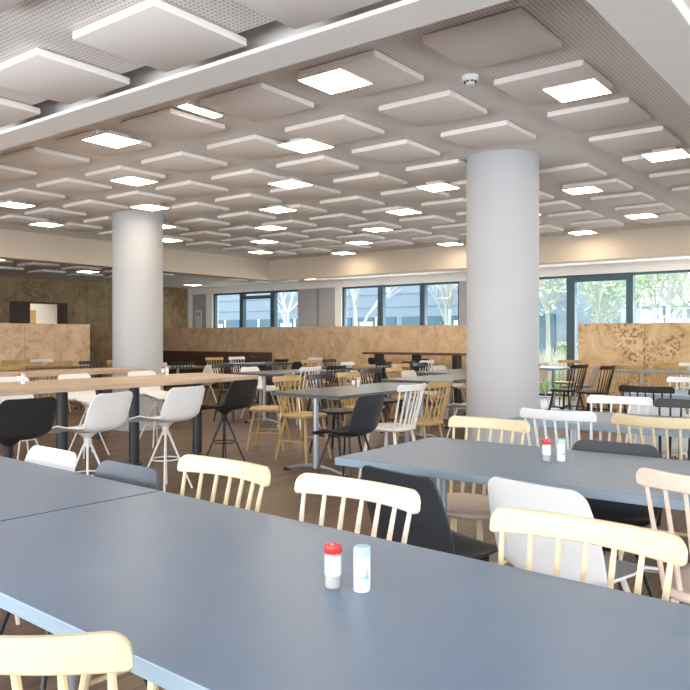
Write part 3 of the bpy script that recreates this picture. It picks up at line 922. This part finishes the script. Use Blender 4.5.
# ------------------------------------------------------------------ salt and pepper
PEP = SALT = None
def pepper(u, v, z, label, rz=0.0):
    global PEP
    if PEP is None:
        PEP = thing('pepper_shaker', label, 'shaker', U(u, v, z), rz, 'red-capped shakers')
        bm = bmesh.new(); lathe(bm, [(0.0155, 0.0), (0.0165, 0.002), (0.0165, 0.066), (0.0145, 0.070)], 28); obj('jar', bm, M['clear'], PEP)
        bm = bmesh.new(); lathe(bm, [(0.0152, 0.002), (0.0152, 0.030)], 28); obj('pepper_grains', bm, M['pepper'], PEP)
        bm = bmesh.new(); lathe(bm, [(0.0169, 0.026), (0.0170, 0.027), (0.0170, 0.064), (0.0169, 0.065)], 28)
        lb = obj('paper_label', bm, M['label_white'], PEP)
        bm = bmesh.new()
        arc(bm, 0.01715, 0.046, 0.0515, -2.2, -1.55); arc(bm, 0.01715, 0.053, 0.056, -1.3, -0.7); obj('print', bm, M['green_print'], lb)
        bm = bmesh.new(); lathe(bm, [(0.0172, 0.070), (0.0182, 0.072), (0.0182, 0.083), (0.0172, 0.0865), (0.013, 0.088)], 28)
        obj('cap', bm, M['red_cap'], PEP)
        bm = bmesh.new()
        for k in range(6):
            a = k*PI/3; lathe(bm, [(0.0012, 0.0879), (0.0012, 0.0884)], 8, (0.007*math.cos(a), 0.007*math.sin(a)))
        obj('shaker_hole', bm, M['rubber'], PEP)
    else:
        o = dup(PEP); o.location = U(u, v, z); o.rotation_euler.z = rz; tag(o, label, 'shaker', 'red-capped shakers')
def arc(bm, r, z0, z1, a0, a1, n=8):
    p = None
    for k in range(n+1):
        a = a0+(a1-a0)*k/n
        q = [bm.verts.new((r*math.cos(a), r*math.sin(a), z)) for z in (z0, z1)]
        if p: bm.faces.new((p[0], q[0], q[1], p[1]))
        p = q
def salt(u, v, z, label, rz=0.0):
    global SALT
    if SALT is None:
        SALT = thing('salt_shaker', label, 'shaker', U(u, v, z), rz, 'blue-capped shakers')
        bm = bmesh.new(); lathe(bm, [(0.0160, 0.0), (0.0170, 0.002), (0.0170, 0.070), (0.0162, 0.071)], 28); jar = obj('jar', bm, M['label_white'], SALT)
        bm = bmesh.new()
        for (z0, z1, a0, a1) in [(0.028, 0.031, -1.75, -0.75), (0.031, 0.034, -1.25, -0.72), (0.034, 0.038, -1.05, -0.75), (0.038, 0.0415, -1.2, -0.95), (0.0415, 0.047, -1.0, -0.8), (0.025, 0.028, -1.0, -0.75)]:
            arc(bm, 0.01715, z0, z1, a0, a1)
        obj('print', bm, M['blue_print'], jar)
        bm = bmesh.new(); arc(bm, 0.01713, 0.0265, 0.0278, -2.2, -1.0); obj('print', bm, M['grey_print'], jar)
        bm = bmesh.new(); lathe(bm, [(0.0172, 0.071), (0.0174, 0.072), (0.0174, 0.084), (0.0168, 0.088), (0.0145, 0.0895)], 28)
        obj('cap', bm, M['blue_cap'], SALT)
        bm = bmesh.new(); lathe(bm, [(0.0165, 0.0705), (0.0165, 0.0712)], 28); obj('neck', bm, M['blue_print'], SALT)
    else:
        o = dup(SALT); o.location = U(u, v, z); o.rotation_euler.z = rz; tag(o, label, 'shaker', 'blue-capped shakers')
def pix(px, py, h):
    t = (337-py)/747; Z = (h-1.25)/t; k = (px-345)/747
    X = k*Z
    return Z*SU - X*CU, Z*CU + X*SU
for (p1, p2, h, where) in [((333, 587), (362, 590.5), 0.74, 'on the foreground table'), ((546.5, 461), (561, 461), 0.74, 'on the second-row table at right'),
                           ((353.5, 387), (358.5, 387), 0.74, 'on the dark middle table'), ((19, 384), (23, 384), 0.85, 'on the oak counter near the left edge'),
                           ((163, 375), (167, 375), 0.85, 'on the oak counter before the left column')]:
    pepper(*pix(*p1, h), h+0.0005, f'pepper shaker with red cap {where}', 0.64)
    salt(*pix(*p2, h), h+0.0005, f'white salt shaker with pale blue cap {where}', 0.64)

# ------------------------------------------------------------------ outside the windows
bm = bmesh.new(); ubox(bm, -60, 90, VW+0.26, 120, -0.25, -0.12); struct('ground', bm, simple('lawn', (0.16, 0.22, 0.09), 0.9, noise=0.3, nscale=3))
bm = bmesh.new(); ubox(bm, -60, 90, VW+0.27, 17.0, -0.119, -0.06); struct('terrace', bm, simple('paving', (0.5, 0.5, 0.5), 0.8, noise=0.1))
b1 = thing('office_building', 'blue-grey office building with banded facade seen through the far windows', 'building')
fac = simple('blue grey cladding', (0.19, 0.24, 0.31), 0.5, noise=0.05, nscale=0.5)
fac2 = simple('cladding band', (0.20, 0.27, 0.36), 0.5)
glz = simple('dark teal glazing', (0.03, 0.10, 0.14), 0.12)
BV = 34.0
bm = bmesh.new(); ubox(bm, 13, 60, BV, BV+12, -0.12, 6.5); obj('wall', bm, fac, b1, smooth=False)
for z in (2.9, 3.6, 4.3, 5.0):
    bm = bmesh.new(); ubox(bm, 13, 60, BV-0.05, BV, z, z+0.05); obj('band', bm, fac2, b1, smooth=False)
for k in range(15):
    u = 13.5 + k*3.0
    bm = bmesh.new(); ubox(bm, u, u+2.6, BV-0.06, BV, 0.1, 2.35); wnd = obj('window', bm, glz, b1, smooth=False)
    bm = bmesh.new(); ubox(bm, u+1.2, u+1.32, BV-0.09, BV-0.06, 0.1, 2.35); obj('mullion', bm, M['white_metal'], wnd, smooth=False)
    if k % 2:
        bm = bmesh.new(); ubox(bm, u+1.5, u+2.4, BV-0.08, BV-0.061, 0.3, 2.1); obj('blind', bm, simple('pale blind', (0.6, 0.75, 0.78), 0.5), wnd, smooth=False)
b2 = thing('low_pavilion', 'low pale blue-grey building beyond the planting at right', 'building')
bm = bmesh.new(); ubox(bm, -30, 12.9, 48, 56, -0.12, 2.9); obj('wall', bm, fac, b2, smooth=False)
bm = bmesh.new(); ubox(bm, -31, 13.4, 47.5, 56.5, 2.9, 3.15); obj('roof', bm, fac2, b2, smooth=False)
for k in range(9):
    u = -24+k*4
    bm = bmesh.new(); ubox(bm, u, u+2.8, 47.95, 48, 0.4, 2.4); obj('window', bm, glz, b2, smooth=False)

bark = simple('grey bark', (0.5, 0.48, 0.46), 0.9)
leafm = [simple('pale spring leaves', (0.55, 0.66, 0.42), 0.7), simple('grey green leaves', (0.52, 0.62, 0.48), 0.7)]
def tree(label, u, v, h, leaves, seed):
    rnd = random.Random(seed)
    t = thing('tree', label, 'tree', U(u, v, -0.13))
    bm = bmesh.new(); tips = []
    def grow(p, d, L, r, lev):
        q = p + d*L*0.5 + Vector((rnd.uniform(-1, 1), rnd.uniform(-1, 1), 0))*L*0.05
        e = p + d*L
        tube(bm, [p, q, e], [r, r*0.85, r*0.65], 6 if lev < 2 else 4, cap=False)
        if lev >= 2: tips.extend([q, e])
        if lev == 4: return
        for k in range(3 if lev else 5):
            nd = (d + Vector((rnd.uniform(-1, 1), rnd.uniform(-1, 1), rnd.uniform(-0.25, 0.6)))*0.75).normalized()
            grow(e if k else q, nd, L*rnd.uniform(0.58, 0.78), r*0.6, lev+1)
    grow(Vector((0, 0, 0)), Vector((0, 0, 1)), h*0.38, h*0.016, 0)
    obj('trunk', bm, bark, t)
    if leaves:
        bm = bmesh.new()
        for p in tips:
            for k in range(leaves):
                c = p + Vector((rnd.gauss(0, 1), rnd.gauss(0, 1), rnd.gauss(0, 1)))*0.28
                a = Vector((rnd.gauss(0, 1), rnd.gauss(0, 1), rnd.gauss(0, 1))).normalized()*0.075
                b_ = a.cross(Vector((rnd.gauss(0, 1), rnd.gauss(0, 1), rnd.gauss(0, 1)))).normalized()*0.045
                bm.faces.new([bm.verts.new(c+a), bm.verts.new(c+b_), bm.verts.new(c-a), bm.verts.new(c-b_)])
        obj('foliage', bm, leafm[seed % 2], t, smooth=False)
    return t
def out(px, v): return u_at(px, v)
tree('bare slender tree outside the far windows, just left of the right column', out(450, 21), 21, 6.0, 0, 3)
tree('bare tree outside, in front of the banded facade at the left pane', out(355, 24), 24, 7.0, 0, 5)
tree('bare tree outside the window between the two grey piers', out(288, 26), 26, 6.5, 0, 8)
tree('leafy tree outside just right of the right column', out(548, 22), 22, 5.5, 7, 10)
tree('leafy tree outside seen in the glazed door opening', out(597, 25), 25, 6.0, 8, 13)
tree('leafy tree outside at the right edge of the glazing', out(668, 22), 22, 6.0, 8, 16)
tree('leafy tree outside right of the glazed door', out(632, 32), 32, 7.0, 8, 21)

tree('distant leafy tree outside, behind the glazed door opening', out(612, 30), 30, 5.5, 8, 31)
tree('distant leafy tree outside at the far right of the glazing', out(684, 33), 33, 7.5, 9, 33)
tree('distant leafy tree outside, between the door post and the right edge', out(655, 28), 28, 5.5, 8, 36)
def grass_clump(label, u, v, h, n, seed, mat):
    rnd = random.Random(seed); bm = bmesh.new()
    for k in range(n):
        a = rnd.uniform(0, 2*PI); r = rnd.uniform(0, 0.1); s = rnd.uniform(0.05, 0.32)
        hh = h*rnd.uniform(0.7, 1.05); d = Vector((math.cos(a), math.sin(a), 0)); p = d*r; sd = Vector((-d.y, d.x, 0))*0.007
        prev = None
        for j in range(5):
            q = j/4
            c = p + d*s*q*q*h + Vector((0, 0, hh*(q-0.25*q*q*s*2)))
            w = sd*(1-0.8*q)
            cur = [bm.verts.new(c-w), bm.verts.new(c+w)]
            if prev: bm.faces.new((prev[0], prev[1], cur[1], cur[0]))
            prev = cur
    o = obj('ornamental_grass', bm, mat, smooth=False); o.location = U(u, v, -0.12)
    tag(o, label, 'ornamental grass', 'ornamental grasses outside the glazing')
straw = simple('pale straw grass', (0.62, 0.60, 0.48), 0.8); greeng = simple('green grass blades', (0.25, 0.40, 0.14), 0.8)
for n, (px, v, h) in enumerate([(541, 17.4, 1.1), (547, 17.9, 1.2), (553, 17.3, 1.15), (559, 18.0, 1.2), (565, 17.5, 1.1), (577, 18.0, 1.2), (590, 17.7, 1.15)]):
    grass_clump(f'pale feathery grass clump outside, {NTH[n]} to the right of the right column', out(px, v), v, h, 150, n, straw)
for n, (px, v, h) in enumerate([(544, 16.6, 0.5), (556, 16.7, 0.55), (563, 16.5, 0.5)]):
    grass_clump(f'low green grass tuft at the glazing right of the right column, {NTH[n]} from left', out(px, v), v, h, 110, 40+n, greeng)
rnd = random.Random(2)
hd = thing('hedge', 'clipped green hedge behind the pale grasses outside at right', 'hedge', U(0, 20.5, -0.12))
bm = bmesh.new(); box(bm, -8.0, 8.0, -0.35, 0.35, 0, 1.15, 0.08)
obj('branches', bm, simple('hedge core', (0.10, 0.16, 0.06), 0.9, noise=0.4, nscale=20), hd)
bm = bmesh.new()
for k in range(6000):
    c = Vector((rnd.uniform(-8, 8), rnd.choice([-0.36, -0.36, 0.36])+rnd.gauss(0, 0.03), rnd.uniform(0, 1.2)))
    if rnd.random() < 0.35: c = Vector((rnd.uniform(-8, 8), rnd.uniform(-0.36, 0.36), 1.17+rnd.gauss(0, 0.03)))
    a = Vector((rnd.gauss(0, 1), rnd.gauss(0, 1), rnd.gauss(0, 1))).normalized()*0.055
    b_ = a.cross(Vector((rnd.gauss(0, 1), rnd.gauss(0, 1), rnd.gauss(0, 1)))).normalized()*0.035
    bm.faces.new([bm.verts.new(c+a), bm.verts.new(c+b_), bm.verts.new(c-a), bm.verts.new(c-b_)])
obj('foliage', bm, leafm[1], hd, smooth=False)
